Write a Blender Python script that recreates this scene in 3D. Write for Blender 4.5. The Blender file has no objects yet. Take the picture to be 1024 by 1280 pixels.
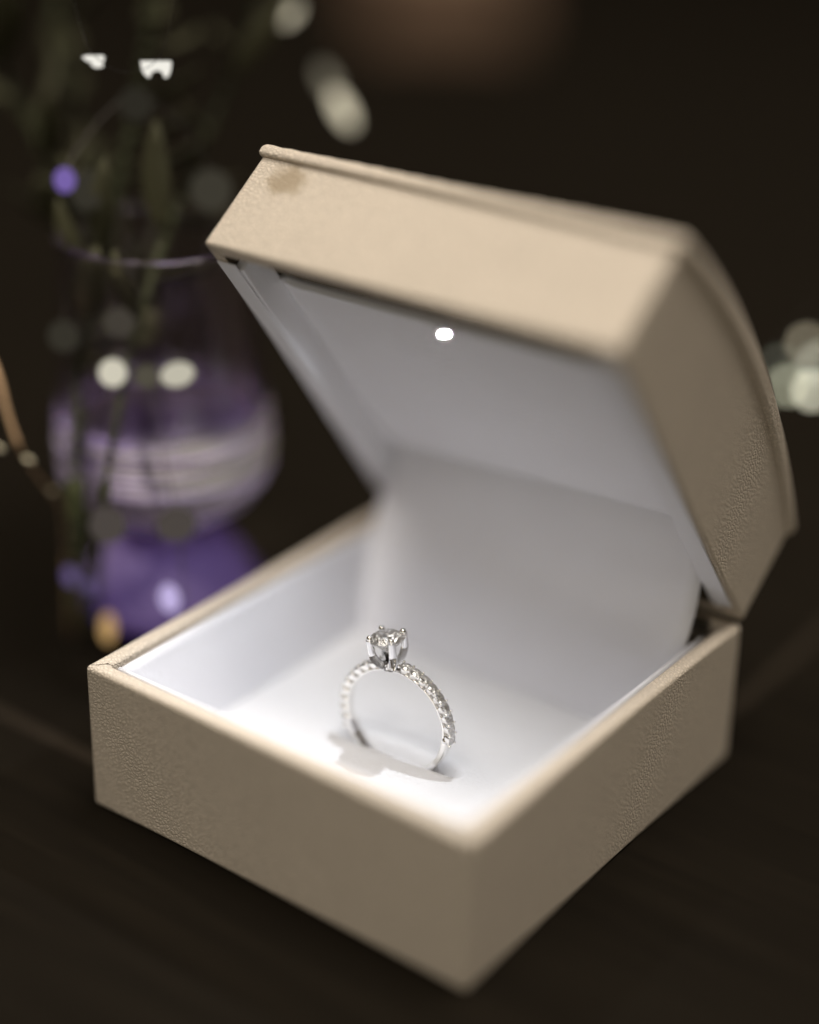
import bpy, bmesh, math, random
from mathutils import Vector, Matrix

MM = 0.001
scene = bpy.context.scene
COL = scene.collection
rnd = random.Random(7)

# ------------------------------------------------------------------ camera
CAM_C = Vector((151.079, -134.624, 138.677)) * MM
CAM_R = ((0.79667592, 0.60415928, 0.01729274),      # right
         (-0.27428021, 0.33588866, 0.90108222),     # up
         (-0.53858875, 0.72261357, -0.43330334))    # forward
F_PX = 2271.27
cam_data = bpy.data.cameras.new('camera')
cam = bpy.data.objects.new('camera', cam_data)
COL.objects.link(cam)
r_, u_, f_ = (Vector(v) for v in CAM_R)
m = Matrix.Identity(4)
for i in range(3):
    m[i][0], m[i][1], m[i][2], m[i][3] = r_[i], u_[i], -f_[i], CAM_C[i]
cam.matrix_world = m
cam_data.sensor_fit = 'VERTICAL'
cam_data.sensor_height = 36.0
cam_data.sensor_width = 36.0
cam_data.lens = F_PX * 36.0 / 1280.0
cam_data.clip_start = 0.002
cam_data.clip_end = 20.0
cam_data.dof.use_dof = True
cam_data.dof.focus_distance = 0.2305
cam_data.dof.aperture_fstop = cam_data.lens / 25.0
scene.camera = cam

# ------------------------------------------------------------------ world, lamps, exposure
world = bpy.data.worlds.new('World')
scene.world = world
world.use_nodes = True
wb = world.node_tree.nodes['Background']
wb.inputs['Color'].default_value = (1.0, 0.81, 0.52, 1)
wb.inputs['Strength'].default_value = 0.10


def area_lamp(name, loc, aim, size, power, color):
    d = bpy.data.lights.new(name, 'AREA')
    d.shape = 'DISK'
    d.size = size
    d.energy = power
    d.color = color
    o = bpy.data.objects.new(name, d)
    COL.objects.link(o)
    o.location = Vector(loc) * MM
    o.rotation_euler = (Vector(aim) * MM - o.location).to_track_quat('-Z', 'Y').to_euler()
    return o


area_lamp('overhead_light', (140, 190, 930), (30, 30, 40), 0.42, 8.2, (1.0, 0.93, 0.84))
area_lamp('overhead_light', (-420, -60, 850), (30, 30, 20), 0.45, 0.9, (1.0, 0.92, 0.82))  # unseen fill added at the left to brighten the stones
area_lamp('overhead_light', (260, -260, 950), (30, 30, 20), 0.24, 1.6, (1.0, 0.95, 0.88))  # unseen light added in front for sparkle in the stones
area_lamp('overhead_light', (-120, -300, 900), (30, 30, 20), 0.20, 0.8, (1.0, 0.95, 0.88))  # second unseen front light, also added for sparkle
area_lamp('front_fill', (330, -480, 110), (30, 30, 30), 0.40, 0.70, (1.0, 0.92, 0.78))  # low fill added behind the camera to lift front faces and lining
# small unseen lights added only to glint in the stones and the glass
for k, (lx, ly, lz) in enumerate(((-150, 420, 1000), (420, 420, 950), (620, -120, 900), (-60, -380, 1000),
                                  (-380, -420, 950), (180, -620, 900), (60, 160, 1050), (-180, -160, 1000), (420, -420, 800), (60, -140, 1100),
                                  (330, 60, 1000), (560, -380, 700), (-260, -700, 900), (40, -420, 700))):
    area_lamp('glint_light', (lx, ly, lz), (30, 30, 20), 0.06, 0.16, (1.0, 0.93, 0.84))

spot = bpy.data.lights.new('vase_fill_spot', 'SPOT')  # added spot that only brightens the vase; no such lamp is seen
spot.energy = 32.0
spot.color = (1.0, 0.93, 0.84)
spot.spot_size = math.radians(4.6)
spot.spot_blend = 0.7
spot.shadow_soft_size = 0.012
so = bpy.data.objects.new('vase_fill_spot', spot)
COL.objects.link(so)
so.location = Vector((-170, -320, 600)) * MM
so.rotation_euler = (Vector((-25, 40, 27)) * MM - so.location).to_track_quat('-Z', 'Y').to_euler()

vs = scene.view_settings
vs.view_transform = 'Standard'
vs.look = 'None'
vs.exposure = 0.0
vs.gamma = 1.0
vs.use_curve_mapping = False
scene.cycles.max_bounces = 28
scene.cycles.transmission_bounces = 24
scene.cycles.glossy_bounces = 24
scene.cycles.diffuse_bounces = 6
scene.cycles.sample_clamp_indirect = 6.0
scene.cycles.use_denoising = True


# ------------------------------------------------------------------ helpers
def at(u, v, d):
    """point seen at photograph pixel u, v at camera depth d (mm)"""
    return (CAM_C / MM + (r_ * ((u - 512) / F_PX) - u_ * ((v - 640) / F_PX) + f_) * d)


def mesh_from(name, verts, faces, smooth=True):
    me = bpy.data.meshes.new(name)
    me.from_pydata([tuple(c * MM for c in v) for v in verts], [], faces)
    me.update()
    if smooth:
        me.polygons.foreach_set('use_smooth', [True] * len(me.polygons))
    return me


def mesh_bm(name, bm, smooth=True):
    bmesh.ops.recalc_face_normals(bm, faces=bm.faces)
    bmesh.ops.scale(bm, vec=(MM, MM, MM), verts=bm.verts)
    me = bpy.data.meshes.new(name)
    bm.to_mesh(me)
    bm.free()
    if smooth:
        me.polygons.foreach_set('use_smooth', [True] * len(me.polygons))
    return me


def obj(name, me, mat, parent=None, loc=(0, 0, 0)):
    o = bpy.data.objects.new(name, me)
    COL.objects.link(o)
    if mat is not None and me is not None and len(me.materials) == 0:
        me.materials.append(mat)
    if parent is not None:
        o.parent = parent
    o.location = Vector(loc) * MM
    return o


def empty(name, loc, label, cat, group=None):
    o = bpy.data.objects.new(name, None)
    o.empty_display_size = 0.01
    COL.objects.link(o)
    o.location = Vector(loc) * MM
    return tag(o, label, cat, group)


def tag(o, label, cat, group=None):
    o['label'] = label
    o['category'] = cat
    if group:
        o['group'] = group
    return o


def bevel(o, w, seg=3, angle=35):
    b = o.modifiers.new('bevel', 'BEVEL')
    b.width = w * MM
    b.segments = seg
    b.limit_method = 'ANGLE'
    b.angle_limit = math.radians(angle)
    b.harden_normals = True
    return o


def box_bm(bm, x0, x1, y0, y1, z0, z1):
    v = [bm.verts.new(p) for p in ((x0, y0, z0), (x1, y0, z0), (x1, y1, z0), (x0, y1, z0),
                                   (x0, y0, z1), (x1, y0, z1), (x1, y1, z1), (x0, y1, z1))]
    for f in ((0, 3, 2, 1), (4, 5, 6, 7), (0, 1, 5, 4), (1, 2, 6, 5), (2, 3, 7, 6), (3, 0, 4, 7)):
        bm.faces.new([v[i] for i in f])
    return v


def lathe(profile, n=64, closed=False):
    """profile: list of (r, z); returns verts, faces round the z axis"""
    V, F = [], []
    for r, z in profile:
        for i in range(n):
            a = 2 * math.pi * i / n
            V.append((r * math.cos(a), r * math.sin(a), z))
    k = len(profile)
    for j in range(k if closed else k - 1):
        j2 = (j + 1) % k
        for i in range(n):
            i2 = (i + 1) % n
            F.append((j * n + i, j * n + i2, j2 * n + i2, j2 * n + i))
    return V, F


def tube(pts, radii, n=8, cap=True):
    pts = [Vector(p) for p in pts]
    V, F = [], []
    up = Vector((0.13, 0.31, 0.94)).normalized()
    for i, p in enumerate(pts):
        t = (pts[min(i + 1, len(pts) - 1)] - pts[max(i - 1, 0)]).normalized()
        if abs(t.dot(up)) > 0.95:
            up = Vector((0.9, 0.3, 0.1)).normalized()
        a = t.cross(up).normalized()
        b = t.cross(a).normalized()
        up = b if abs(b.z) > 0.2 else up
        r = radii[i] if isinstance(radii, (list, tuple)) else radii
        for k in range(n):
            q = 2 * math.pi * k / n
            V.append(tuple(p + a * (r * math.cos(q)) + b * (r * math.sin(q))))
    for i in range(len(pts) - 1):
        for k in range(n):
            k2 = (k + 1) % n
            F.append((i * n + k, i * n + k2, (i + 1) * n + k2, (i + 1) * n + k))
    if cap:
        F.append(tuple(range(n))[::-1])
        F.append(tuple((len(pts) - 1) * n + k for k in range(n)))
    return V, F


def spline(ctrl, n=10):
    """Catmull-Rom through control points"""
    c = [Vector(p) for p in ctrl]
    c = [c[0] * 2 - c[1]] + c + [c[-1] * 2 - c[-2]]
    out = []
    for i in range(1, len(c) - 2):
        for k in range(n):
            t = k / n
            out.append(0.5 * ((2 * c[i]) + (-c[i - 1] + c[i + 1]) * t
                              + (2 * c[i - 1] - 5 * c[i] + 4 * c[i + 1] - c[i + 2]) * t * t
                              + (-c[i - 1] + 3 * c[i] - 3 * c[i + 1] + c[i + 2]) * t ** 3))
    out.append(c[-2])
    return out


# ------------------------------------------------------------------ materials
def new_mat(name):
    mt = bpy.data.materials.new(name)
    mt.use_nodes = True
    nt = mt.node_tree
    return mt, nt, nt.nodes['Principled BSDF']


def N(nt, t, **kw):
    n = nt.nodes.new(t)
    for k, v in kw.items():
        if k.startswith('_'):
            n.inputs[k[1:].replace('_', ' ')].default_value = v
        else:
            setattr(n, k, v)
    return n


def simple(name, col, rough=0.5, metal=0.0, spec=0.5):
    mt, nt, b = new_mat(name)
    b.inputs['Base Color'].default_value = (*col, 1)
    b.inputs['Roughness'].default_value = rough
    b.inputs['Metallic'].default_value = metal
    b.inputs['Specular IOR Level'].default_value = spec
    return mt


def leather(name, col, stain=None):
    mt, nt, b = new_mat(name)
    L = nt.links.new
    tc = N(nt, 'ShaderNodeTexCoord')
    warp = N(nt, 'ShaderNodeTexNoise', _Scale=900.0, _Detail=2.0)
    L(tc.outputs['Object'], warp.inputs['Vector'])
    mixv = N(nt, 'ShaderNodeMix', data_type='VECTOR')
    mixv.inputs['Factor'].default_value = 0.00055
    sub = N(nt, 'ShaderNodeVectorMath', operation='MULTIPLY_ADD')
    sub.inputs[1].default_value = (0.00045,) * 3
    L(warp.outputs['Color'], sub.inputs[0])
    L(tc.outputs['Object'], sub.inputs[2])
    vor = N(nt, 'ShaderNodeTexVoronoi', feature='DISTANCE_TO_EDGE', _Scale=1900.0)
    L(sub.outputs['Vector'], vor.inputs['Vector'])
    ramp = N(nt, 'ShaderNodeMapRange', interpolation_type='SMOOTHSTEP')
    ramp.inputs['From Min'].default_value = 0.0
    ramp.inputs['From Max'].default_value = 0.32
    L(vor.outputs['Distance'], ramp.inputs['Value'])
    fine = N(nt, 'ShaderNodeTexNoise', _Scale=4200.0, _Detail=2.0)
    L(tc.outputs['Object'], fine.inputs['Vector'])
    add = N(nt, 'ShaderNodeMath', operation='MULTIPLY_ADD')
    add.inputs[1].default_value = 0.35
    L(fine.outputs['Fac'], add.inputs[0])
    L(ramp.outputs['Result'], add.inputs[2])
    bump = N(nt, 'ShaderNodeBump')
    bump.inputs['Strength'].default_value = 0.8
    bump.inputs['Distance'].default_value = 0.00009
    L(add.outputs['Value'], bump.inputs['Height'])
    L(bump.outputs['Normal'], b.inputs['Normal'])
    big = N(nt, 'ShaderNodeTexNoise', _Scale=90.0, _Detail=3.0)
    L(tc.outputs['Object'], big.inputs['Vector'])
    cr = N(nt, 'ShaderNodeMix', data_type='RGBA')
    cr.inputs['A'].default_value = (*[c * 0.93 for c in col], 1)
    cr.inputs['B'].default_value = (*[min(1, c * 1.06) for c in col], 1)
    L(big.outputs['Fac'], cr.inputs['Factor'])
    crease = N(nt, 'ShaderNodeMix', data_type='RGBA', blend_type='MULTIPLY')
    crease.inputs['Factor'].default_value = 1.0
    tone = N(nt, 'ShaderNodeMapRange')
    tone.inputs['To Min'].default_value = 0.80
    tone.inputs['To Max'].default_value = 1.03
    L(ramp.outputs['Result'], tone.inputs['Value'])
    L(cr.outputs['Result'], crease.inputs['A'])
    L(tone.outputs['Result'], crease.inputs['B'])
    out = crease.outputs['Result']
    if stain:
        # a smudge rubbed into the leather: a ragged patch round one point
        d = N(nt, 'ShaderNodeVectorMath', operation='SUBTRACT')
        d.inputs[1].default_value = tuple(c * MM for c in stain[0])
        L(tc.outputs['Object'], d.inputs[0])
        sc = N(nt, 'ShaderNodeVectorMath', operation='MULTIPLY')
        sc.inputs[1].default_value = tuple(1.0 / (c * MM) for c in stain[1])
        L(d.outputs['Vector'], sc.inputs[0])
        ln = N(nt, 'ShaderNodeVectorMath', operation='LENGTH')
        L(sc.outputs['Vector'], ln.inputs[0])
        rag = N(nt, 'ShaderNodeTexNoise', _Scale=520.0, _Detail=4.0)
        L(tc.outputs['Object'], rag.inputs['Vector'])
        ad = N(nt, 'ShaderNodeMath', operation='MULTIPLY_ADD')
        ad.inputs[1].default_value = 1.4
        L(rag.outputs['Fac'], ad.inputs[0])
        L(ln.outputs['Value'], ad.inputs[2])
        mr = N(nt, 'ShaderNodeMapRange', interpolation_type='SMOOTHSTEP')
        mr.inputs['From Min'].default_value = 1.95
        mr.inputs['From Max'].default_value = 1.15
        mr.inputs['To Max'].default_value = 0.8
        L(ad.outputs['Value'], mr.inputs['Value'])
        mx = N(nt, 'ShaderNodeMix', data_type='RGBA')
        mx.inputs['B'].default_value = (0.30, 0.235, 0.155, 1)
        L(mr.outputs['Result'], mx.inputs['Factor'])
        L(out, mx.inputs['A'])
        out = mx.outputs['Result']
    L(out, b.inputs['Base Color'])
    b.inputs['Roughness'].default_value = 0.68
    b.inputs['Specular IOR Level'].default_value = 0.16
    return mt


def cloth(name, col, scale=1500.0, dist=0.00008, rough=0.85, sheen=0.25):
    mt, nt, b = new_mat(name)
    L = nt.links.new
    tc = N(nt, 'ShaderNodeTexCoord')
    n1 = N(nt, 'ShaderNodeTexNoise', _Scale=scale, _Detail=3.0)
    n2 = N(nt, 'ShaderNodeTexNoise', _Scale=130.0, _Detail=3.0)
    L(tc.outputs['Object'], n1.inputs['Vector'])
    L(tc.outputs['Object'], n2.inputs['Vector'])
    ad = N(nt, 'ShaderNodeMath', operation='MULTIPLY_ADD')
    ad.inputs[1].default_value = 2.5
    L(n2.outputs['Fac'], ad.inputs[0])
    L(n1.outputs['Fac'], ad.inputs[2])
    bump = N(nt, 'ShaderNodeBump')
    bump.inputs['Strength'].default_value = 0.7
    bump.inputs['Distance'].default_value = dist
    L(ad.outputs['Value'], bump.inputs['Height'])
    L(bump.outputs['Normal'], b.inputs['Normal'])
    cr = N(nt, 'ShaderNodeMix', data_type='RGBA')
    cr.inputs['A'].default_value = (*[c * 0.95 for c in col], 1)
    cr.inputs['B'].default_value = (*col, 1)
    L(n2.outputs['Fac'], cr.inputs['Factor'])
    L(cr.outputs['Result'], b.inputs['Base Color'])
    b.inputs['Roughness'].default_value = rough
    b.inputs['Sheen Weight'].default_value = sheen
    b.inputs['Specular IOR Level'].default_value = 0.2
    return mt


def glass(name, col=(1, 1, 1), ior=1.45, rough=0.0):
    mt = bpy.data.materials.new(name)
    mt.use_nodes = True
    nt = mt.node_tree
    nt.nodes.clear()
    g = N(nt, 'ShaderNodeBsdfGlass', _IOR=ior, _Roughness=rough)
    g.inputs['Color'].default_value = (*col, 1)
    o = N(nt, 'ShaderNodeOutputMaterial')
    nt.links.new(g.outputs['BSDF'], o.inputs['Surface'])
    return mt


def emit(name, col, s):
    mt = bpy.data.materials.new(name)
    mt.use_nodes = True
    nt = mt.node_tree
    nt.nodes.clear()
    e = N(nt, 'ShaderNodeEmission', _Strength=s)
    e.inputs['Color'].default_value = (*col, 1)
    o = N(nt, 'ShaderNodeOutputMaterial')
    nt.links.new(e.outputs['Emission'], o.inputs['Surface'])
    return mt


CREAM = (0.61, 0.53, 0.437)
M_LEATHER = leather('cream_leather', CREAM)
M_LEATHER_LID = leather('cream_leather_marked', CREAM, stain=((4.6, 0.0, 11.0), (3.2, 9.0, 2.6)))
M_SATIN = cloth('white_satin', (0.685, 0.685, 0.725))
M_PAD = cloth('white_pad', (0.80, 0.80, 0.82), scale=1900, dist=0.00014)
M_METAL = simple('white_gold', (0.90, 0.89, 0.87), 0.09, 1.0)
M_DIAMOND = glass('diamond', (1, 1, 1), 2.42)
M_LED = emit('led_glow', (0.90, 0.94, 1.0), 30000.0)
M_BEZEL = simple('led_bezel', (0.8, 0.8, 0.8), 0.4)
M_LID_SHADE = simple('lid_inner_shade', (0.075, 0.058, 0.042), 0.9, 0.0, 0.1)
M_HINGE = simple('hinge_steel', (0.10, 0.09, 0.075), 0.4, 0.8)

# ------------------------------------------------------------------ the surface under the box
mt, nt, b = new_mat('dark_table')
tc = N(nt, 'ShaderNodeTexCoord')
mp = N(nt, 'ShaderNodeMapping')
mp.inputs['Scale'].default_value = (1.0, 14.0, 1.0)
n = N(nt, 'ShaderNodeTexNoise', _Scale=22.0, _Detail=6.0)
nt.links.new(tc.outputs['Object'], mp.inputs['Vector'])
nt.links.new(mp.outputs['Vector'], n.inputs['Vector'])
cr = N(nt, 'ShaderNodeMix', data_type='RGBA')
cr.inputs['A'].default_value = (0.0045, 0.0036, 0.0026, 1)
cr.inputs['B'].default_value = (0.0130, 0.0100, 0.0066, 1)
nt.links.new(n.outputs['Fac'], cr.inputs['Factor'])
nt.links.new(cr.outputs['Result'], b.inputs['Base Color'])
b.inputs['Roughness'].default_value = 0.85
b.inputs['Specular IOR Level'].default_value = 0.02
M_TABLE = mt
M_REFLECTION = simple('reflection_tone', (0.022, 0.017, 0.012), 0.8, 0.0, 0.02)

JX, JY, JW = 54.6, 7.4, 1.1       # two pale strips stand in for a soft reflection; they cross under the box
bm = bmesh.new()
box_bm(bm, -1400, 1400, -900, 1500, -30, 0)
table = obj('table_top', mesh_bm('table_top', bm, False), M_TABLE)
table['kind'] = 'structure'
for x0, x1, y0, y1 in ((-1400, JX + JW, JY - JW, JY + JW), (JX - JW, JX + JW, JY + JW, 1500)):
    bm = bmesh.new()
    box_bm(bm, x0, x1, y0, y1, -1.5, 0.06)
    o = obj('reflection_strip', mesh_bm('reflection_strip', bm, False), M_REFLECTION, table)

# ------------------------------------------------------------------ the ring box
W, D, H = 60.0, 62.27, 20.965
TH = 0.912                        # lid opening angle
H1 = 14.5                         # straight part of the lid wall
T = 2.2                           # wall thickness
PAD_Z = 8.0
box = empty('ring_box', (0, 0, 0),
            'open cream leather ring box with white satin lining and a lit lamp in its lid', 'ring box')


def solid(o, t):
    s = o.modifiers.new('wall', 'SOLIDIFY')
    s.thickness = t * MM
    s.offset = -1
    s.use_even_offset = True
    return o


# base: four walls and a floor, wrapped in leather
bm = bmesh.new()
box_bm(bm, 0, W, 0, D, 0.05, H)
top = [f for f in bm.faces if all(abs(v.co.z - H) < 1e-6 for v in f.verts)]
bmesh.ops.delete(bm, geom=top, context='FACES_ONLY')
o = obj('base', mesh_bm('base', bm), M_LEATHER, box)
solid(o, T)
bevel(o, 0.62, 4)

# white lining inside the base: slanted panels from the rim down to the pad
def lining_panel(name, quad, nx=24, nz=10, thick=0.5, bulge=0.5, parent=box, mat=M_SATIN):
    p00, p10, p11, p01 = (Vector(q) for q in quad)
    nrm = (p10 - p00).cross(p01 - p00).normalized()
    V, F = [], []
    for j in range(nz + 1):
        for i in range(nx + 1):
            s, t = i / nx, j / nz
            p = p00 * (1 - s) * (1 - t) + p10 * s * (1 - t) + p11 * s * t + p01 * (1 - s) * t
            k = bulge * (1 - (2 * t - 1) ** 4) * (1 - (2 * s - 1) ** 6)
            V.append(tuple(p + nrm * k))
    for j in range(nz):
        for i in range(nx):
            a = j * (nx + 1) + i
            F.append((a, a + 1, a + nx + 2, a + nx + 1))
    o = obj(name, mesh_from(name, V, F), mat, parent)
    s = o.modifiers.new('cloth', 'SOLIDIFY')
    s.thickness = thick * MM
    s.offset = -1
    return o


ZI = 20.2          # top of the lining
IN = T + 0.05      # wall inner face
BI = 6.6           # lining at the pad
x0, x1, y0, y1 = IN, W - IN, IN, D - IN
bx0, bx1, by0, by1 = BI, W - BI, BI, 47.2
lining_panel('side_lining', ((bx0, by1 + 4, PAD_Z - 1.0), (bx0, by0, PAD_Z - 1.0), (x0 + .6, y0 + .6, ZI), (x0 + .6, y1 - 3, ZI)))
lining_panel('side_lining', ((bx1, by0, PAD_Z - 1.0), (bx1, by1 + 4, PAD_Z - 1.0), (x1 - .6, y1 - 3, ZI), (x1 - .6, y0 + .6, ZI)))
lining_panel('front_lining', ((bx0, by0, PAD_Z - 1.0), (bx1, by0, PAD_Z - 1.0), (x1 - .6, y0 + .6, ZI), (x0 + .6, y0 + .6, ZI))).scale = (1, 1, 1)

# ring pad with the slit that grips the band
RING_O = Vector((30.7, 25.0, 12.9))
YAW = math.radians(5)
ca, sa = math.cos(YAW), math.sin(YAW)
NX, NY = 150, 130
V, F = [], []
px0, px1, py0, py1 = bx0 - 2.5, bx1 + 2.5, by0 - 2.5, by1 + 2.5
for j in range(NY + 1):
    for i in range(NX + 1):
        x = px0 + (px1 - px0) * i / NX
        y = py0 + (py1 - py0) * j / NY
        dx, dy = x - RING_O.x, y - RING_O.y
        s = dx * ca + dy * sa
        t = -dx * sa + dy * ca
        along = 1 / (1 + math.exp((abs(s) - 9.0) * 2.2))
        h = -2.2 * math.exp(-(t / 0.85) ** 2) * along + 0.22 * math.exp(-((abs(t) - 2.0) / 1.1) ** 2) * along
        edge = min(x - px0, px1 - x, y - py0, py1 - y)
        h -= 0.8 * math.exp(-(edge / 1.6) ** 2)
        V.append((x, y, PAD_Z + h))
for j in range(NY):
    for i in range(NX):
        a = j * (NX + 1) + i
        F.append((a, a + 1, a + NX + 2, a + NX + 1))
obj('ring_pad', mesh_from('ring_pad', V, F), M_PAD, box)

# satin panel that runs from the back of the pad up into the lid
def lid_pt(ly, lz, x=0.0):
    c, s = math.cos(TH), math.sin(TH)
    y, z = ly - D, lz
    return Vector((x, D + y * c + z * s, H + 0.4 - y * s + z * c))


PANEL_Z = 3.6
def ribbon(sx):
    e = lid_pt(49.6 - 6.0 * sx, PANEL_Z + 4.2)
    return spline([(0, 46.6, PAD_Z - 1.2), (0, 47.4, PAD_Z + 0.2), (0, 51.6, 16.5), (0, 56.2 - .4 * sx, 25.0), (0, e.y, e.z)], 10)


V, F = [], []
RX0, RX1, nx = 3.6, 56.2, 24
cols = [ribbon(i / nx) for i in range(nx + 1)]
prof = cols[0]
for j in range(len(prof)):
    for i in range(nx + 1):
        sx, p = i / nx, cols[i][j]
        x = RX0 + (RX1 - RX0) * sx
        V.append((x, p.y + 0.35 * math.sin(sx * 9 + j * 0.12) * math.sin(math.pi * j / len(prof)), p.z))
for j in range(len(prof) - 1):
    for i in range(nx):
        a = j * (nx + 1) + i
        F.append((a, a + 1, a + nx + 2, a + nx + 1))
o = obj('satin_hinge_panel', mesh_from('satin_hinge_panel', V, F), M_SATIN, box)
s = o.modifiers.new('cloth', 'SOLIDIFY'); s.thickness = 0.35 * MM; s.offset = -1

# hinge barrel behind the satin
V, F = tube([(3.5, D - 3.0, H - 0.3), (W - 3.5, D - 3.0, H - 0.3)], 1.0, 12)
obj('hinge', mesh_from('hinge', V, F), M_HINGE, box)

# lid -------------------------------------------------------------
def lid_obj(name, me, mat):
    o = obj(name, me, mat, box, (0, D, H + 0.4))
    o.rotation_euler = (-TH, 0, 0)
    return o


def arc(z_end, sag, n=28, y0=0.0, y1=D):
    """points of a shallow arch from y0 to y1"""
    half = (y1 - y0) / 2
    R = (half * half + sag * sag) / (2 * sag)
    cz = z_end + sag - R
    a = math.asin(half / R)
    return [((y0 + y1) / 2 + R * math.sin(-a + 2 * a * i / n), cz + R * math.cos(-a + 2 * a * i / n)) for i in range(n + 1)]


side = [(0.0, 0.0)] + arc(H1, 4.2) + [(D, 0.0)]
bm = bmesh.new()
a_ = [bm.verts.new((0, y - D, z)) for y, z in side]
b_ = [bm.verts.new((W, y - D, z)) for y, z in side]
bm.faces.new(a_)
bm.faces.new(b_)
for i in range(len(side) - 1):
    bm.faces.new((a_[i], a_[i + 1], b_[i + 1], b_[i]))
o = lid_obj('lid', mesh_bm('lid', bm), M_LEATHER_LID)
o.data.materials.append(M_LID_SHADE)
solid(o, T)
o.modifiers['wall'].material_offset = 1      # shade inside the shell put into a dark colour
o.modifiers['wall'].material_offset_rim = 0
bevel(o, 0.7, 4)
# the stain is given in lid coordinates whose y starts at the hinge
for nd in M_LEATHER_LID.node_tree.nodes:
    if nd.type == 'VECT_MATH' and nd.operation == 'SUBTRACT':
        nd.inputs[1].default_value = (6.0 * MM, -D * MM, 11.3 * MM)

# domed top panel with its proud edge
outer = arc(H1 + 1.35, 5.2, 40, -0.75, D + 0.4)
inner = arc(H1 - 0.55, 4.4, 40, -0.75, D + 0.4)
V, F = [], []
loop = outer + inner[::-1]
XS = [-0.65 + (W + 1.3) * i / 40 for i in range(41)]
for x in XS:
    for k, (y, z) in enumerate(loop):
        w = 0.10 * math.sin(x * 1.9 + 0.6 * math.sin(x * .7)) + 0.07 * math.sin(x * 4.3 + 1)
        dz = w if k in (0,) else 0
        V.append((x, y - D, z + dz))
n = len(loop)
for i in range(len(XS) - 1):
    for k in range(n):
        k2 = (k + 1) % n
        F.append((i * n + k, i * n + k2, (i + 1) * n + k2, (i + 1) * n + k))
F.append(tuple(range(n)))
F.append(tuple((len(XS) - 1) * n + k for k in range(n))[::-1])
bm = bmesh.new()
bv = [bm.verts.new(v) for v in V]
for f in F:
    bm.faces.new([bv[i] for i in f])
o = lid_obj('lid_top', mesh_bm('lid_top', bm), M_LEATHER)
bevel(o, 0.75, 4, 50)

# lid lining: a folded edge all round and a recessed flat panel
IT = T + 0.05
def lid_strip(name, x0, x1, y0, y1):
    bm = bmesh.new()
    box_bm(bm, x0, x1, y0 - D, y1 - D, 0.0, PANEL_Z + 0.8)
    o = lid_obj(name, mesh_bm(name, bm), M_SATIN)
    bevel(o, 0.4, 3)
    return o
LT = 1.5
lid_strip('lid_side_lining', IT, IT + LT, 4.5, D - IT)
lid_strip('lid_side_lining', W - IT - LT, W - IT, IT, D - IT)
for xa, xb in ((0.5, IT + LT - 0.1), (W - IT - LT + 0.1, W - 0.5)):
    bm = bmesh.new()
    box_bm(bm, xa, xb, 3.2 - D, -4.0, -0.3, -0.03)
    bevel(lid_obj('rim_lining', mesh_bm('rim_lining', bm), M_SATIN), 0.2, 3)
V, F = [], []
nx, ny = 40, 40
X0, X1, Y0, Y1 = IT + LT - .3, W - IT - LT + .3, 11.3, 49.6
for j in range(ny + 1):
    for i in range(nx + 1):
        s, t = i / nx, j / ny
        e = min(s, 1 - s) * (X1 - X0)
        dz = 0.35 * math.exp(-(e / 1.8) ** 2) + 0.12 * math.sin(5 * s + 2) * math.sin(4 * t)
        V.append((X0 + (X1 - X0) * s, Y0 + (Y1 - 6.0 * s - Y0) * t - D, PANEL_Z + dz))
for j in range(ny):
    for i in range(nx):
        a = j * (nx + 1) + i
        F.append((a, a + nx + 1, a + nx + 2, a + 1))
lid_panel = lid_obj('lid_panel', mesh_from('lid_panel', V, F), M_SATIN)
s = lid_panel.modifiers.new('board', 'SOLIDIFY'); s.thickness = 1.2 * MM; s.offset = -1

# the lamp in the lid
LED_X, LED_Y = 29.6, 12.8
V, F = lathe([(1.04, 0.4), (1.04, -0.06), (1.22, -0.06), (1.36, 0.0), (1.36, 0.4)], 32)
bez = lid_obj('lamp', mesh_from('lamp', V, F), M_BEZEL)
bez.location = (Matrix.Translation((0, D * MM, (H + .4) * MM)) @ Matrix.Rotation(-TH, 4, 'X')) @ Vector((LED_X * MM, (LED_Y - D) * MM, (PANEL_Z - 0.13) * MM))
V, F = lathe([(1.02, 0.02), (0.85, -0.0), (0.5, -0.015), (0.05, -0.02)], 24)
F.append(tuple(3 * 24 + i for i in range(24)))
bez.rotation_euler = (Matrix.Rotation(-TH, 3, 'X') @ Matrix.Rotation(math.radians(-26), 3, 'Z')).to_euler()
bez.scale = (0.78, 0.12, 1.0)
o = obj('lamp_lens', mesh_from('lamp_lens', V, F), M_LED, bez)

# ------------------------------------------------------------------ the ring
RO, RI, BW = 8.0, 7.05, 1.9          # outer and inner radius, width of the band
ring = empty('diamond_ring', (RING_O.x, RING_O.y, RING_O.z),
             'white gold ring with a four-prong diamond standing in the lit box', 'ring')
ring.rotation_euler = (0, math.radians(-8.5), YAW)


def polar(a, r, y=0.0):
    """a = angle from the head, clockwise towards +x, in degrees"""
    q = math.radians(a)
    return Vector((r * math.sin(q), y, r * math.cos(q)))


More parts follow.
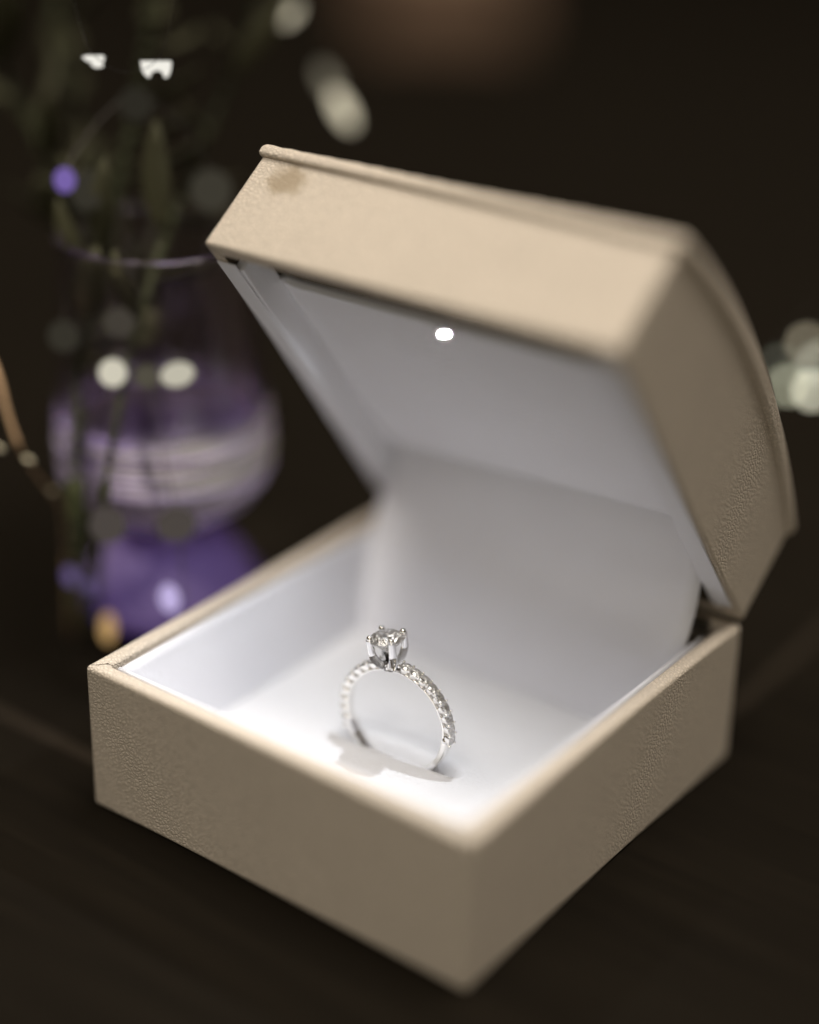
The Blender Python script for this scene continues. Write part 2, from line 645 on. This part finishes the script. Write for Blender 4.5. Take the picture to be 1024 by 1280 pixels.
# band: rounded section swept round the circle; slimmer where the stones sit
PAVE = 97.0
V, F = [], []
NS, NP = 180, 20
for i in range(NS):
    a = 360.0 * i / NS
    d = abs((a + 180) % 360 - 180)
    k = min(1.0, max(0.0, (d - PAVE) / 6.0))
    k = k * k * (3 - 2 * k)
    ro = (RO - 0.55) * (1 - k) + RO * k
    w = 1.15 * (1 - k) + BW * k * (1.0 - 0.12 * max(0, (d - 130) / 50))
    for p in range(NP):
        q = 2 * math.pi * p / NP
        cy, cr = math.cos(q), math.sin(q)
        sy = math.copysign(abs(cy) ** 0.55, cy)
        sr = math.copysign(abs(cr) ** 0.75, cr)
        V.append(tuple(polar(a, (ro + RI) / 2 + (ro - RI) / 2 * sr, w / 2 * sy)))
for i in range(NS):
    for p in range(NP):
        i2, p2 = (i + 1) % NS, (p + 1) % NP
        F.append((i * NP + p, i * NP + p2, i2 * NP + p2, i2 * NP + p))
obj('band', mesh_from('band', V, F), M_METAL, ring)


def brilliant(name):
    bm = bmesh.new()
    P = []
    for i in range(8):
        a = i * math.pi / 4
        P.append((0.55 * math.cos(a), 0.55 * math.sin(a), 0.304))
        b = a + math.pi / 8
        P.append((0.77 * math.cos(b), 0.77 * math.sin(b), 0.196))
        P.append((0.22 * math.cos(b), 0.22 * math.sin(b), -0.728))
    for i in range(16):
        a = i * math.pi / 8
        P.append((math.cos(a), math.sin(a), 0.0))
        P.append((math.cos(a), math.sin(a), -0.04))
    P.append((0, 0, -0.905))
    for p in P:
        bm.verts.new(p)
    res = bmesh.ops.convex_hull(bm, input=bm.verts)
    bmesh.ops.dissolve_limit(bm, angle_limit=math.radians(0.6), verts=bm.verts, edges=bm.edges)
    return mesh_bm(name, bm, False)


DIA = brilliant('brilliant')
DIA.materials.append(M_DIAMOND)

# pavé stones with their cups and beads
CUPV, CUPF = lathe([(0.42, -1.0), (0.66, -0.66), (0.80, -0.16), (0.83, 0.03), (0.76, 0.04), (0.66, -0.12)], 20)
CUP = mesh_from('cup', CUPV, CUPF)
CUP.materials.append(M_METAL)
bm = bmesh.new()
bmesh.ops.create_icosphere(bm, subdivisions=2, radius=0.21)
bmesh.ops.scale(bm, vec=(1, 1, 1.5), verts=bm.verts)
BEAD = mesh_bm('bead', bm)
BEAD.materials.append(M_METAL)


def basis(a):
    q = math.radians(a)
    ex = Vector((math.cos(q), 0, -math.sin(q)))
    ez = Vector((math.sin(q), 0, math.cos(q)))
    mt = Matrix.Identity(4)
    for i in range(3):
        mt[i][0], mt[i][1], mt[i][2] = ex[i], (0, 1, 0)[i], ez[i]
    return mt


A0, STEP, NST = 17.5, 10.3, 9
RG = RO + 0.28
for sgn in (-1, 1):
    for k in range(NST):
        a = sgn * (A0 + STEP * k)
        B = basis(a)
        cup = obj('stone_cup', CUP, None, ring)
        cup.matrix_local = Matrix.Translation(polar(a, RG) * MM) @ B
        st = obj('small_diamond', DIA, None, ring)
        st.matrix_local = Matrix.Translation(polar(a, RG + 0.03) * MM) @ B @ Matrix.Rotation(rnd.uniform(0, .8), 4, 'Z') @ Matrix.Scale(0.78, 4)
    for k in range(NST + 1):
        a = sgn * (A0 + STEP * (k - 0.5))
        B = basis(a)
        for yy in (-0.62, 0.62):
            o = obj('bead', BEAD, None, ring)
            o.matrix_local = Matrix.Translation(polar(a, RG + 0.06, yy) * MM) @ B

# head: four tapering prongs rising from a small collar, the large stone between them
HB, HT, SR = RO - 0.9, RO + 3.55, 2.42        # collar radius position, girdle height, stone radius
V, F = lathe([(0.05, HB - 0.1), (0.55, HB), (0.85, HB + 0.35), (0.95, HB + 0.8), (0.6, HB + 1.0), (0.05, HB + 0.95)], 32)
head = obj('head', mesh_from('head', V, F), M_METAL, ring)
PA = 45 + 4
for q in range(4):
    a = math.radians(PA + 90 * q)
    d = Vector((math.cos(a), math.sin(a), 0))
    pts = spline([d * 0.35 + Vector((0, 0, HB + 0.4)), d * 1.45 + Vector((0, 0, HB + 1.25)), d * 2.1 + Vector((0, 0, HB + 2.4)),
                  d * 2.27 + Vector((0, 0, HT - 0.45)), d * 2.30 + Vector((0, 0, HT + 0.28))], 6)
    n = len(pts)
    rad = [0.62 - 0.16 * min(1, i / (n * 0.9)) for i in range(n)]
    V, F = tube(pts, rad, 12)
    pr = obj('prong', mesh_from('prong', V, F), M_METAL, head)
    bm = bmesh.new()
    bmesh.ops.create_uvsphere(bm, u_segments=16, v_segments=10, radius=0.46)
    bmesh.ops.translate(bm, vec=d * 2.22 + Vector((0, 0, HT + 0.40)), verts=bm.verts)
    obj('prong_tip', mesh_bm('prong_tip', bm), M_METAL, head)
st = obj('large_diamond', DIA, None, ring)
st.location = (0, 0, HT * MM)
st.rotation_euler = (0, 0, math.radians(PA + 22.5))
st.scale = (SR, SR, SR)

# ------------------------------------------------------------------ vase with stems, behind the box on the left
VASE = Vector((-25.0, 41.0, 0.0))


def streaked_glass():
    """clear glass whose streaks of light are put into the colour, lavender and milky"""
    mt = bpy.data.materials.new('streaked_glass')
    mt.use_nodes = True
    nt = mt.node_tree
    nt.nodes.clear()
    L = nt.links.new
    tc = N(nt, 'ShaderNodeTexCoord')
    mp = N(nt, 'ShaderNodeMapping')
    mp.inputs['Scale'].default_value = (14.0, 14.0, 330.0)
    L(tc.outputs['Object'], mp.inputs['Vector'])
    n1 = N(nt, 'ShaderNodeTexNoise', _Scale=1.0, _Detail=4.0, _Roughness=0.65)
    L(mp.outputs['Vector'], n1.inputs['Vector'])
    mp2 = N(nt, 'ShaderNodeMapping')
    mp2.inputs['Scale'].default_value = (40.0, 40.0, 80.0)
    L(tc.outputs['Object'], mp2.inputs['Vector'])
    n2 = N(nt, 'ShaderNodeTexNoise', _Scale=1.0, _Detail=3.0)
    L(mp2.outputs['Vector'], n2.inputs['Vector'])
    sep = N(nt, 'ShaderNodeSeparateXYZ')
    L(tc.outputs['Object'], sep.inputs['Vector'])
    # streaks fade out toward the shoulder and the bottom of the bowl
    lo = N(nt, 'ShaderNodeMapRange', interpolation_type='SMOOTHSTEP')
    lo.inputs['From Min'].default_value = 0.040
    lo.inputs['From Max'].default_value = 0.035
    L(sep.outputs['Z'], lo.inputs['Value'])
    st = N(nt, 'ShaderNodeMapRange')
    st.inputs['From Min'].default_value = 0.42
    st.inputs['From Max'].default_value = 0.58
    st.inputs['To Min'].default_value = 0.03
    st.inputs['To Max'].default_value = 0.55
    L(n1.outputs['Fac'], st.inputs['Value'])
    mul = N(nt, 'ShaderNodeMath', operation='MULTIPLY')
    L(st.outputs['Result'], mul.inputs[0])
    L(lo.outputs['Result'], mul.inputs[1])
    col = N(nt, 'ShaderNodeValToRGB')
    col.color_ramp.elements[0].position = 0.36
    col.color_ramp.elements[0].color = (0.52, 0.40, 0.78, 1)
    col.color_ramp.elements[1].position = 0.60
    col.color_ramp.elements[1].color = (0.80, 0.76, 0.70, 1)
    L(n2.outputs['Fac'], col.inputs['Fac'])
    df = N(nt, 'ShaderNodeBsdfDiffuse')
    tr = N(nt, 'ShaderNodeBsdfTranslucent')
    L(col.outputs['Color'], df.inputs['Color'])
    L(col.outputs['Color'], tr.inputs['Color'])
    milk = N(nt, 'ShaderNodeMixShader')
    milk.inputs['Fac'].default_value = 0.5
    L(df.outputs['BSDF'], milk.inputs[1])
    L(tr.outputs['BSDF'], milk.inputs[2])
    g = N(nt, 'ShaderNodeBsdfGlass', _IOR=1.47, _Roughness=0.01)
    g.inputs['Color'].default_value = (0.97, 0.95, 0.99, 1)
    mx = N(nt, 'ShaderNodeMixShader')
    L(mul.outputs['Value'], mx.inputs['Fac'])
    L(g.outputs['BSDF'], mx.inputs[1])
    L(milk.outputs['Shader'], mx.inputs[2])
    o = N(nt, 'ShaderNodeOutputMaterial')
    L(mx.outputs['Shader'], o.inputs['Surface'])
    return mt


M_GLASS = streaked_glass()
M_BASEGLASS = glass('purple_glass', (0.66, 0.50, 0.92), 1.47, 0.12)
nt = M_BASEGLASS.node_tree          # slightly milky purple glass
o_ = [n for n in nt.nodes if n.type == 'OUTPUT_MATERIAL'][0]
g_ = [n for n in nt.nodes if n.type == 'BSDF_GLASS'][0]
d_ = N(nt, 'ShaderNodeBsdfTranslucent')
d_.inputs['Color'].default_value = (0.46, 0.36, 0.60, 1)
e_ = N(nt, 'ShaderNodeBsdfDiffuse')
e_.inputs['Color'].default_value = (0.46, 0.36, 0.60, 1)
m1 = N(nt, 'ShaderNodeMixShader'); m2 = N(nt, 'ShaderNodeMixShader')
m1.inputs['Fac'].default_value = 0.5
m2.inputs['Fac'].default_value = 0.28
nt.links.new(d_.outputs['BSDF'], m1.inputs[1]); nt.links.new(e_.outputs['BSDF'], m1.inputs[2])
nt.links.new(g_.outputs['BSDF'], m2.inputs[1]); nt.links.new(m1.outputs['Shader'], m2.inputs[2])
nt.links.new(m2.outputs['Shader'], o_.inputs['Surface'])
M_STEM = simple('stem_green', (0.030, 0.033, 0.012), 0.7, 0, 0.2)
M_LEAF = simple('leaf_green', (0.036, 0.034, 0.016), 0.7, 0, 0.2)
M_TWIG = simple('dry_twig', (0.30, 0.19, 0.10), 0.6)
M_BUD = simple('twig_bud', (0.72, 0.64, 0.44), 0.5)
M_WIRE = simple('dark_wire', (0.03, 0.022, 0.016), 0.5)

vase = empty('glass_vase', VASE, 'round glass vase with lavender streaks of painted light and a purple foot, left of the box', 'vase')


def bowl(ribs, off):
    pr = []
    for i in range(121):
        t = i / 120
        z = 20.0 + 43 * t
        r = 15.6 * max(0.0, 1 - (max(0.0, 0.27 - t) / 0.29) ** 2.2) ** 0.5 - 2.5 * max(0.0, t - 0.3) + 5 * max(0.0, t - 0.8) ** 1.5
        rib = 0.22 * math.sin(z * 2 * math.pi / 2.1 + 0.8 * math.sin(z * .5)) if z < 38 else 0.0
        pr.append((r - off + rib * ribs, z + (off * 0.8 if t < .05 else 0)))
    return pr


outer = bowl(1.0, 0.0)
inner = bowl(0.2, 1.3)
prof = [(0.02, 19.7)] + outer + inner[::-1] + [(0.02, 21.9)]
V, F = lathe(prof, 96)
obj('bowl', mesh_from('bowl', V, F), M_GLASS, vase)
# faceted foot
bm = bmesh.new()
NF = 14
rings = []
for r, z, ph in ((13.2, 5.4, 0), (14.0, 7.6, .5), (11.0, 13.2, 0), (5.0, 19.5, .5)):
    rings.append([bm.verts.new((r * math.cos(2 * math.pi * (i + ph) / NF), r * math.sin(2 * math.pi * (i + ph) / NF), z)) for i in range(NF)])
for j in range(3):
    for i in range(NF):
        a, b2 = rings[j], rings[j + 1]
        if j % 2 == 0:
            bm.faces.new((a[i], a[(i + 1) % NF], b2[i]))
            bm.faces.new((a[(i + 1) % NF], b2[(i + 1) % NF], b2[i]))
        else:
            bm.faces.new((a[i], b2[(i + 1) % NF], b2[i]))
            bm.faces.new((a[i], a[(i + 1) % NF], b2[(i + 1) % NF]))
bm.faces.new(rings[0])
bm.faces.new(rings[-1])
obj('foot', mesh_bm('foot', bm, False), M_BASEGLASS, vase)


def ball(r, stretch=(1, 1, 1), seg=14):
    bm = bmesh.new()
    bmesh.ops.create_uvsphere(bm, u_segments=seg, v_segments=seg // 2 + 1, radius=r)
    bmesh.ops.scale(bm, vec=stretch, verts=bm.verts)
    return bm


# added purple glows: under the water, inside the foot, and glints at its rim
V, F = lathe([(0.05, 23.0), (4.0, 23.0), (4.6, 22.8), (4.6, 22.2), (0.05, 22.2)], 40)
obj('bowl_glow', mesh_from('bowl_glow', V, F), emit('bowl_glow', (0.78, 0.68, 1.0), 1.6), vase)
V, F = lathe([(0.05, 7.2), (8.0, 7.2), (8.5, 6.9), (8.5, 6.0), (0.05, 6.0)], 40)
obj('foot_glow', mesh_from('foot_glow', V, F), emit('foot_glow', (0.66, 0.52, 1.0), 0.16), vase)
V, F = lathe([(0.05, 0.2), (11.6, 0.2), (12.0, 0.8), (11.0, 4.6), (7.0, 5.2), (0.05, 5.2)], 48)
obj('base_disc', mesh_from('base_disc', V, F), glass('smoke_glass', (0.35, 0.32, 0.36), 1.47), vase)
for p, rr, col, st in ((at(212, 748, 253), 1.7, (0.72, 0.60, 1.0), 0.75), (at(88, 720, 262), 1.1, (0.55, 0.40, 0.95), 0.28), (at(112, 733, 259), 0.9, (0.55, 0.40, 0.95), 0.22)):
    o = obj('facet_glint', mesh_bm('facet_glint', ball(rr, (1, 0.7, 1.25))), emit('facet_glint', col, st), vase, p - VASE)  # highlights on the foot's facets, built as glowing balls
# milky threads added round the bowl to stand for streaks of light
M_THREAD = simple('milky_thread', (0.78, 0.66, 0.94), 0.25)
M_THREAD2 = simple('grey_thread', (0.74, 0.70, 0.62), 0.25)
prof_o = bowl(0.0, 0.0)
trnd = random.Random(3)
for k in range(34):
    zt = 21.2 + 16.0 * (k / 33) + trnd.uniform(-.3, .3)
    rt = trnd.choice((0.10, 0.14, 0.18, 0.26, 0.34))
    if k in (2, 4, 13):
        rt = 0.5
    rb = min(prof_o, key=lambda q: abs(q[1] - zt))[0]
    a0 = trnd.uniform(-150, 20) if rt < 0.7 else -150
    span = trnd.uniform(90, 260) if rt < 0.7 else 230
    pts = []
    for q in range(41):
        a = math.radians(a0 + span * q / 40)
        pts.append(((rb + 0.1) * math.cos(a), (rb + 0.1) * math.sin(a), zt + 0.35 * math.sin(2.3 * a + k)))
    rads = [rt * (0.25 + 0.75 * math.sin(math.pi * (q + .5) / 41)) for q in range(41)]
    V, F = tube(pts, rads, 6)
    obj('glass_thread', mesh_from('glass_thread', V, F), M_THREAD2 if (zt > 30 and k % 3 != 0) else M_THREAD, vase)
# water
pr = [(max(0.02, r - 0.05), z) for r, z in bowl(0.2, 1.35) if z < 37.5]
pr = [(0.02, 23.2)] + [q for q in pr if q[1] > 23.2] + [(0.02, max(q[1] for q in pr))]
V, F = lathe(pr, 96)
obj('water', mesh_from('water', V, F), glass('water', (0.92, 0.88, 0.98), 1.33), vase)


def stem(name, label, pix, r0, r1, mat, leaves=0, base=None, group=None, cat='stem', lsize=(10, 3.2)):
    """pix: (u, v, depth) the stem passes through, from its foot upward"""
    pts = [at(*p) for p in pix]
    if base is not None:
        pts = [Vector(base)] + pts
    org = pts[0].copy()
    pts = spline([p - org for p in pts], 8)
    n = len(pts)
    rad = [r0 + (r1 - r0) * i / (n - 1) for i in range(n)]
    root = empty(name, org, label, cat, group)
    V, F = tube(pts, rad, 8)
    obj('stalk', mesh_from('stalk', V, F), mat, root)
    for k in range(leaves):
        i = int(n * (0.46 + 0.52 * k / max(1, leaves)))
        p = pts[min(i, n - 1)]
        t = (pts[min(i + 1, n - 1)] - pts[i - 1]).normalized()
        side_ = t.cross(Vector((rnd.uniform(-1, 1), rnd.uniform(-1, 1), rnd.uniform(-.4, .4)))).normalized()
        d = (t * 0.6 + side_).normalized()
        wv = d.cross(t).normalized()
        nv = d.cross(wv)
        Ln, Wd = lsize[0] * rnd.uniform(.7, 1.3), lsize[1] * rnd.uniform(.8, 1.2)
        LV, LF = [], []
        for j in range(7):
            s = j / 6
            w = Wd * max(0.0, math.sin(math.pi * min(1, s * .96 + .02))) ** 0.8 * 0.5
            c = p + d * (Ln * s) - nv * (Ln * .18 * s * s)
            LV += [tuple(c - wv * w + nv * w * .3), tuple(c), tuple(c + wv * w + nv * w * .3)]
        for j in range(6):
            a = j * 3
            LF += [(a, a + 1, a + 4, a + 3), (a + 1, a + 2, a + 5, a + 4)]
        lf = obj('leaf', mesh_from('leaf', LV, LF), M_LEAF, root)
        sm = lf.modifiers.new('blade', 'SOLIDIFY')
        sm.thickness = 0.25 * MM
    return root


def onto_table(u, v):
    k = r_ * ((u - 512) / F_PX) - u_ * ((v - 640) / F_PX) + f_
    return CAM_C / MM + k * (-CAM_C.z / MM / k.z) + Vector((0, 0, 0.6))


G = 'stems in and beside the vase'
stem('flower_stem', 'thick dark green stem leaning on the left side of the vase',
     [(96, 660, 258), (97, 540, 254), (112, 400, 255), (140, 270, 258), (180, 80, 264), (200, -60, 268)], 1.5, 1.1, M_STEM, 11,
     base=onto_table(98, 790), group=G, lsize=(14, 4))
stem('flower_stem', 'slim olive stem leaning right across the front of the vase',
     [(128, 640, 251), (140, 560, 248.5), (160, 460, 248.5), (195, 330, 252), (245, 200, 262), (310, 40, 275), (330, -50, 280)], 0.85, 0.65, M_STEM, 11,
     base=onto_table(114, 800), group=G, lsize=(13, 4))
stem('flower_stem', 'dark leafy stem bending left out of the vase',
     [(150, 590, 272), (125, 470, 272), (112, 330, 272), (60, 200, 270), (0, 80, 268), (-40, -20, 266)], 1.2, 0.8, M_STEM, 10,
     base=VASE + Vector((-3, 0, 24)), group=G, lsize=(15, 5))
stem('flower_stem', 'upright stem with dark leaves at the back of the vase',
     [(200, 590, 275), (190, 440, 276), (150, 300, 276), (90, 120, 276), (60, -60, 276)], 1.1, 0.8, M_STEM, 11,
     base=VASE + Vector((0, 3, 24)), group=G, lsize=(15, 5))
tw = stem('dry_twig', 'pale brown dry twig with buds at the left edge',
          [(80, 650, 262), (64, 616, 256), (32, 574, 252), (12, 524, 250), (-2, 470, 249), (-30, 400, 250)], 0.30, 0.42, M_TWIG, 0,
          base=onto_table(92, 800), cat='twig')
for u, v, d, r in ((36, 575, 252, .48), (65, 614, 256, .42), (8, 510, 250, .36), (-1, 560, 251, .5)):
    bm = ball(r, (0.7, 0.7, 1.9))
    bmesh.ops.rotate(bm, cent=(0, 0, 0), matrix=Matrix.Rotation(0.7, 3, r_) @ Matrix.Rotation(-0.6, 3, f_), verts=bm.verts)
    obj('bud', mesh_bm('bud', bm), M_BUD, tw, at(u, v, d) - tw.location / MM)


# ------------------------------------------------------------------ strings of tiny lamps, some standing in for reflections
def glow_string(name, label, bulbs, extra0=None, extra1=None):
    """bulbs: (u, v, depth, radius, stretch, tilt, colour, strength) in order along the wire"""
    pts = [at(b[0], b[1], b[2]) for b in bulbs]
    org = pts[0].copy()
    root = empty(name, org, label, 'string lights')
    path = ([Vector(extra0)] if extra0 is not None else []) + pts + ([Vector(extra1)] if extra1 is not None else [])
    off = u_ * 1.2
    V, F = tube(spline([p - org + off for p in path], 8), 0.12, 6)
    obj('wire', mesh_from('wire', V, F), M_WIRE, root)
    for (u, v, d, r, st, tilt, col, s), p in zip(bulbs, pts):
        o = obj('bulb', mesh_bm('bulb', ball(r, (1, 1, st))), emit('bulb_glow', col, s), root, p - org)
        ax = (u_ * math.cos(tilt) + r_ * math.sin(tilt))
        o.rotation_euler = ax.to_track_quat('Z', 'Y').to_euler()
    return root


WARM = (1.0, 0.90, 0.66)
PALE = (1.0, 0.94, 0.76)
glow_string('light_spots', 'reflections and faint spots of light on the vase, built as round cream and purple bulbs', [  # reflections in the glass and faint haze, drawn as glowing bulbs
    (135, 656, 250, 2.6, 1.0, 0, (1.0, 0.84, 0.74), 0.07),
    (141, 466, 247, 1.95, 1.0, 0, PALE, 0.62),
    (152, 402, 250, 2.2, 1.0, 0, WARM, 0.06),
    (80, 420, 250, 2.2, 1.0, 0, WARM, 0.035),
    (114, 240, 252, 3.0, 1.0, 0, WARM, 0.035),
    (81, 225, 247, 1.5, 1.15, 0, (0.45, 0.30, 0.95), 0.40),
    (170, 130, 252, 2.4, 1.0, 0, WARM, 0.025),
    (264, 238, 254, 3.0, 1.0, 0, WARM, 0.045),
    (222, 468, 247, 1.7, 1.4, 1.35, PALE, 0.52),
    (184, 470, 249, 1.8, 1.0, 0, WARM, 0.08),
    (220, 656, 250, 2.4, 1.2, 1.4, (1.0, 0.84, 0.74), 0.07),
], extra0=onto_table(128, 822), extra1=at(232, 760, 250))
glow_string('light_spots', 'string of long warm bulbs hanging above the lid', [
    (428, 136, 286, 1.3, 2.6, -0.5, WARM, 0.95),
    (410, 100, 294, 1.1, 2.4, -0.5, WARM, 0.25),
    (364, 18, 280, 0.9, 2.2, 0.75, WARM, 0.7),
], extra1=at(300, -150, 285))
glow_string('light_spots', 'single small amber bulb standing beside the left corner of the box', [
    (135, 785, 262, 1.1, 2.0, 0, (1.0, 0.62, 0.25), 0.55),
], extra0=at(140, 800, 263), extra1=at(60, 840, 266))
glow_string('light_spots', 'cluster of blurred pale yellow bulbs beyond the right side of the lid', [
    (1008, 430, 298, 1.0, 1.0, 0, (1.0, 0.88, 0.62), 1.6),
    (985, 482, 298, 1.0, 1.0, 0, (0.95, 0.95, 0.68), 2.6),
    (1016, 488, 296, 1.1, 1.0, 0, (1.0, 0.96, 0.74), 4.0),
    (1024, 455, 300, 1.1, 1.0, 0, (0.95, 0.97, 0.78), 2.0),
    (975, 455, 296, 0.8, 1.0, 0, (0.85, 0.9, 0.7), 0.7),
], extra1=at(1090, 330, 300))


# two cut-off highlights built as glowing plates: flat topped, one with a bite out of its lower edge
def glow_plate(name, label, u, v, d, outline):
    org = at(u, v, d)
    bm = bmesh.new()
    k = d / F_PX
    fr = [bm.verts.new(tuple(r_ * (x * k) - u_ * (y * k) - f_ * 0.4)) for x, y in outline]
    bk = [bm.verts.new(tuple(r_ * (x * k) - u_ * (y * k) + f_ * 0.4)) for x, y in outline]
    n = len(outline)
    bm.faces.new(fr)
    bm.faces.new(bk[::-1])
    for i in range(n):
        bm.faces.new((fr[i], bk[i], bk[(i + 1) % n], fr[(i + 1) % n]))
    return bm, org


M_CHIP = emit('chip_glow', (1.0, 0.97, 0.88), 0.9)
root = empty('cut_highlights', at(195, 86, 236), 'two small cut-off white highlights built as glowing plates on an added wire, high at the left', 'highlights')
bite = [(9 * math.cos(math.radians(a)) + 1, 10 - 9 * math.sin(math.radians(a))) for a in range(0, 181, 30)]
bm, org = glow_plate('bulb', '', 195, 86, 239, [(-19, -9), (19, -9), (18, 2), (14, 10)] + bite + [(-11, 10), (-17, 3)])
obj('bulb', mesh_bm('bulb', bm, False), M_CHIP, root, org - root.location / MM)
bm, org = glow_plate('bulb', '', 117, 76, 239, [(-14, -4), (-8, -6), (13, -6), (11, 7), (2, 8), (-3, 5), (3, 2), (-6, 1)])
obj('bulb', mesh_bm('bulb', bm, False), M_CHIP, root, org - root.location / MM)
V, F = tube(spline([at(60, -120, 240) - root.location / MM, at(100, 30, 238) - root.location / MM, at(117, 68, 236.6) - root.location / MM,
                    at(155, 90, 237) - root.location / MM, at(195, 76, 236.6) - root.location / MM, at(215, 20, 238) - root.location / MM,
                    at(230, -120, 240) - root.location / MM], 8), 0.07, 6)
obj('wire', mesh_from('wire', V, F), M_WIRE, root)

# ------------------------------------------------------------------ brown block far behind
c = at(555, -30, 690)
blk = empty('display_block', (c.x, c.y, 0), 'blurred brown wooden display block far behind the box', 'block')
mt, nt, b = new_mat('brown_wood')
tc = N(nt, 'ShaderNodeTexCoord')
mp = N(nt, 'ShaderNodeMapping')
mp.inputs['Scale'].default_value = (8, 8, 60)
n = N(nt, 'ShaderNodeTexNoise', _Scale=2.0, _Detail=5.0)
nt.links.new(tc.outputs['Object'], mp.inputs['Vector'])
nt.links.new(mp.outputs['Vector'], n.inputs['Vector'])
cr = N(nt, 'ShaderNodeMix', data_type='RGBA')
cr.inputs['A'].default_value = (0.14, 0.085, 0.052, 1)
cr.inputs['B'].default_value = (0.22, 0.135, 0.085, 1)
nt.links.new(n.outputs['Fac'], cr.inputs['Factor'])
nt.links.new(cr.outputs['Result'], b.inputs['Base Color'])
b.inputs['Roughness'].default_value = 0.5
ang = math.atan2(f_.y, f_.x)
for nm, (x0, x1, y0, y1, z0, z1) in (('body', (0, 60, -30, 30, 0.2, c.z + 6)), ('cap', (-2, 62, -30, 30, c.z + 6.2, c.z + 12))):
    bm = bmesh.new()
    box_bm(bm, x0, x1, y0, y1, z0, z1)
    o = obj(nm, mesh_bm(nm, bm), mt, blk)
    bevel(o, 1.5, 3)
blk.rotation_euler = (0, 0, ang)

# ------------------------------------------------------------------ small wear: open corner seams of the leather
M_SEAM = simple('seam_gap', (0.16, 0.12, 0.08), 0.8)
def seam(pts, rot=False):
    V, F = tube([Vector(p) for p in pts], 0.07, 5)
    me = mesh_from('corner_seam', V, F)
    return lid_obj('corner_seam', me, M_SEAM) if rot else obj('corner_seam', me, M_SEAM, box)
seam([(0.55, 0.65, H), (1.3, 1.2, H + .02), (1.9, 2.2, H + .01), (2.6, 2.3, H - .12)])
seam([(0.5, 0.5 - D, 0.0), (1.1, 1.3 - D, -0.02), (1.5, 1.4 - D, 0.0), (2.0, 2.2 - D, 0.03)], True)
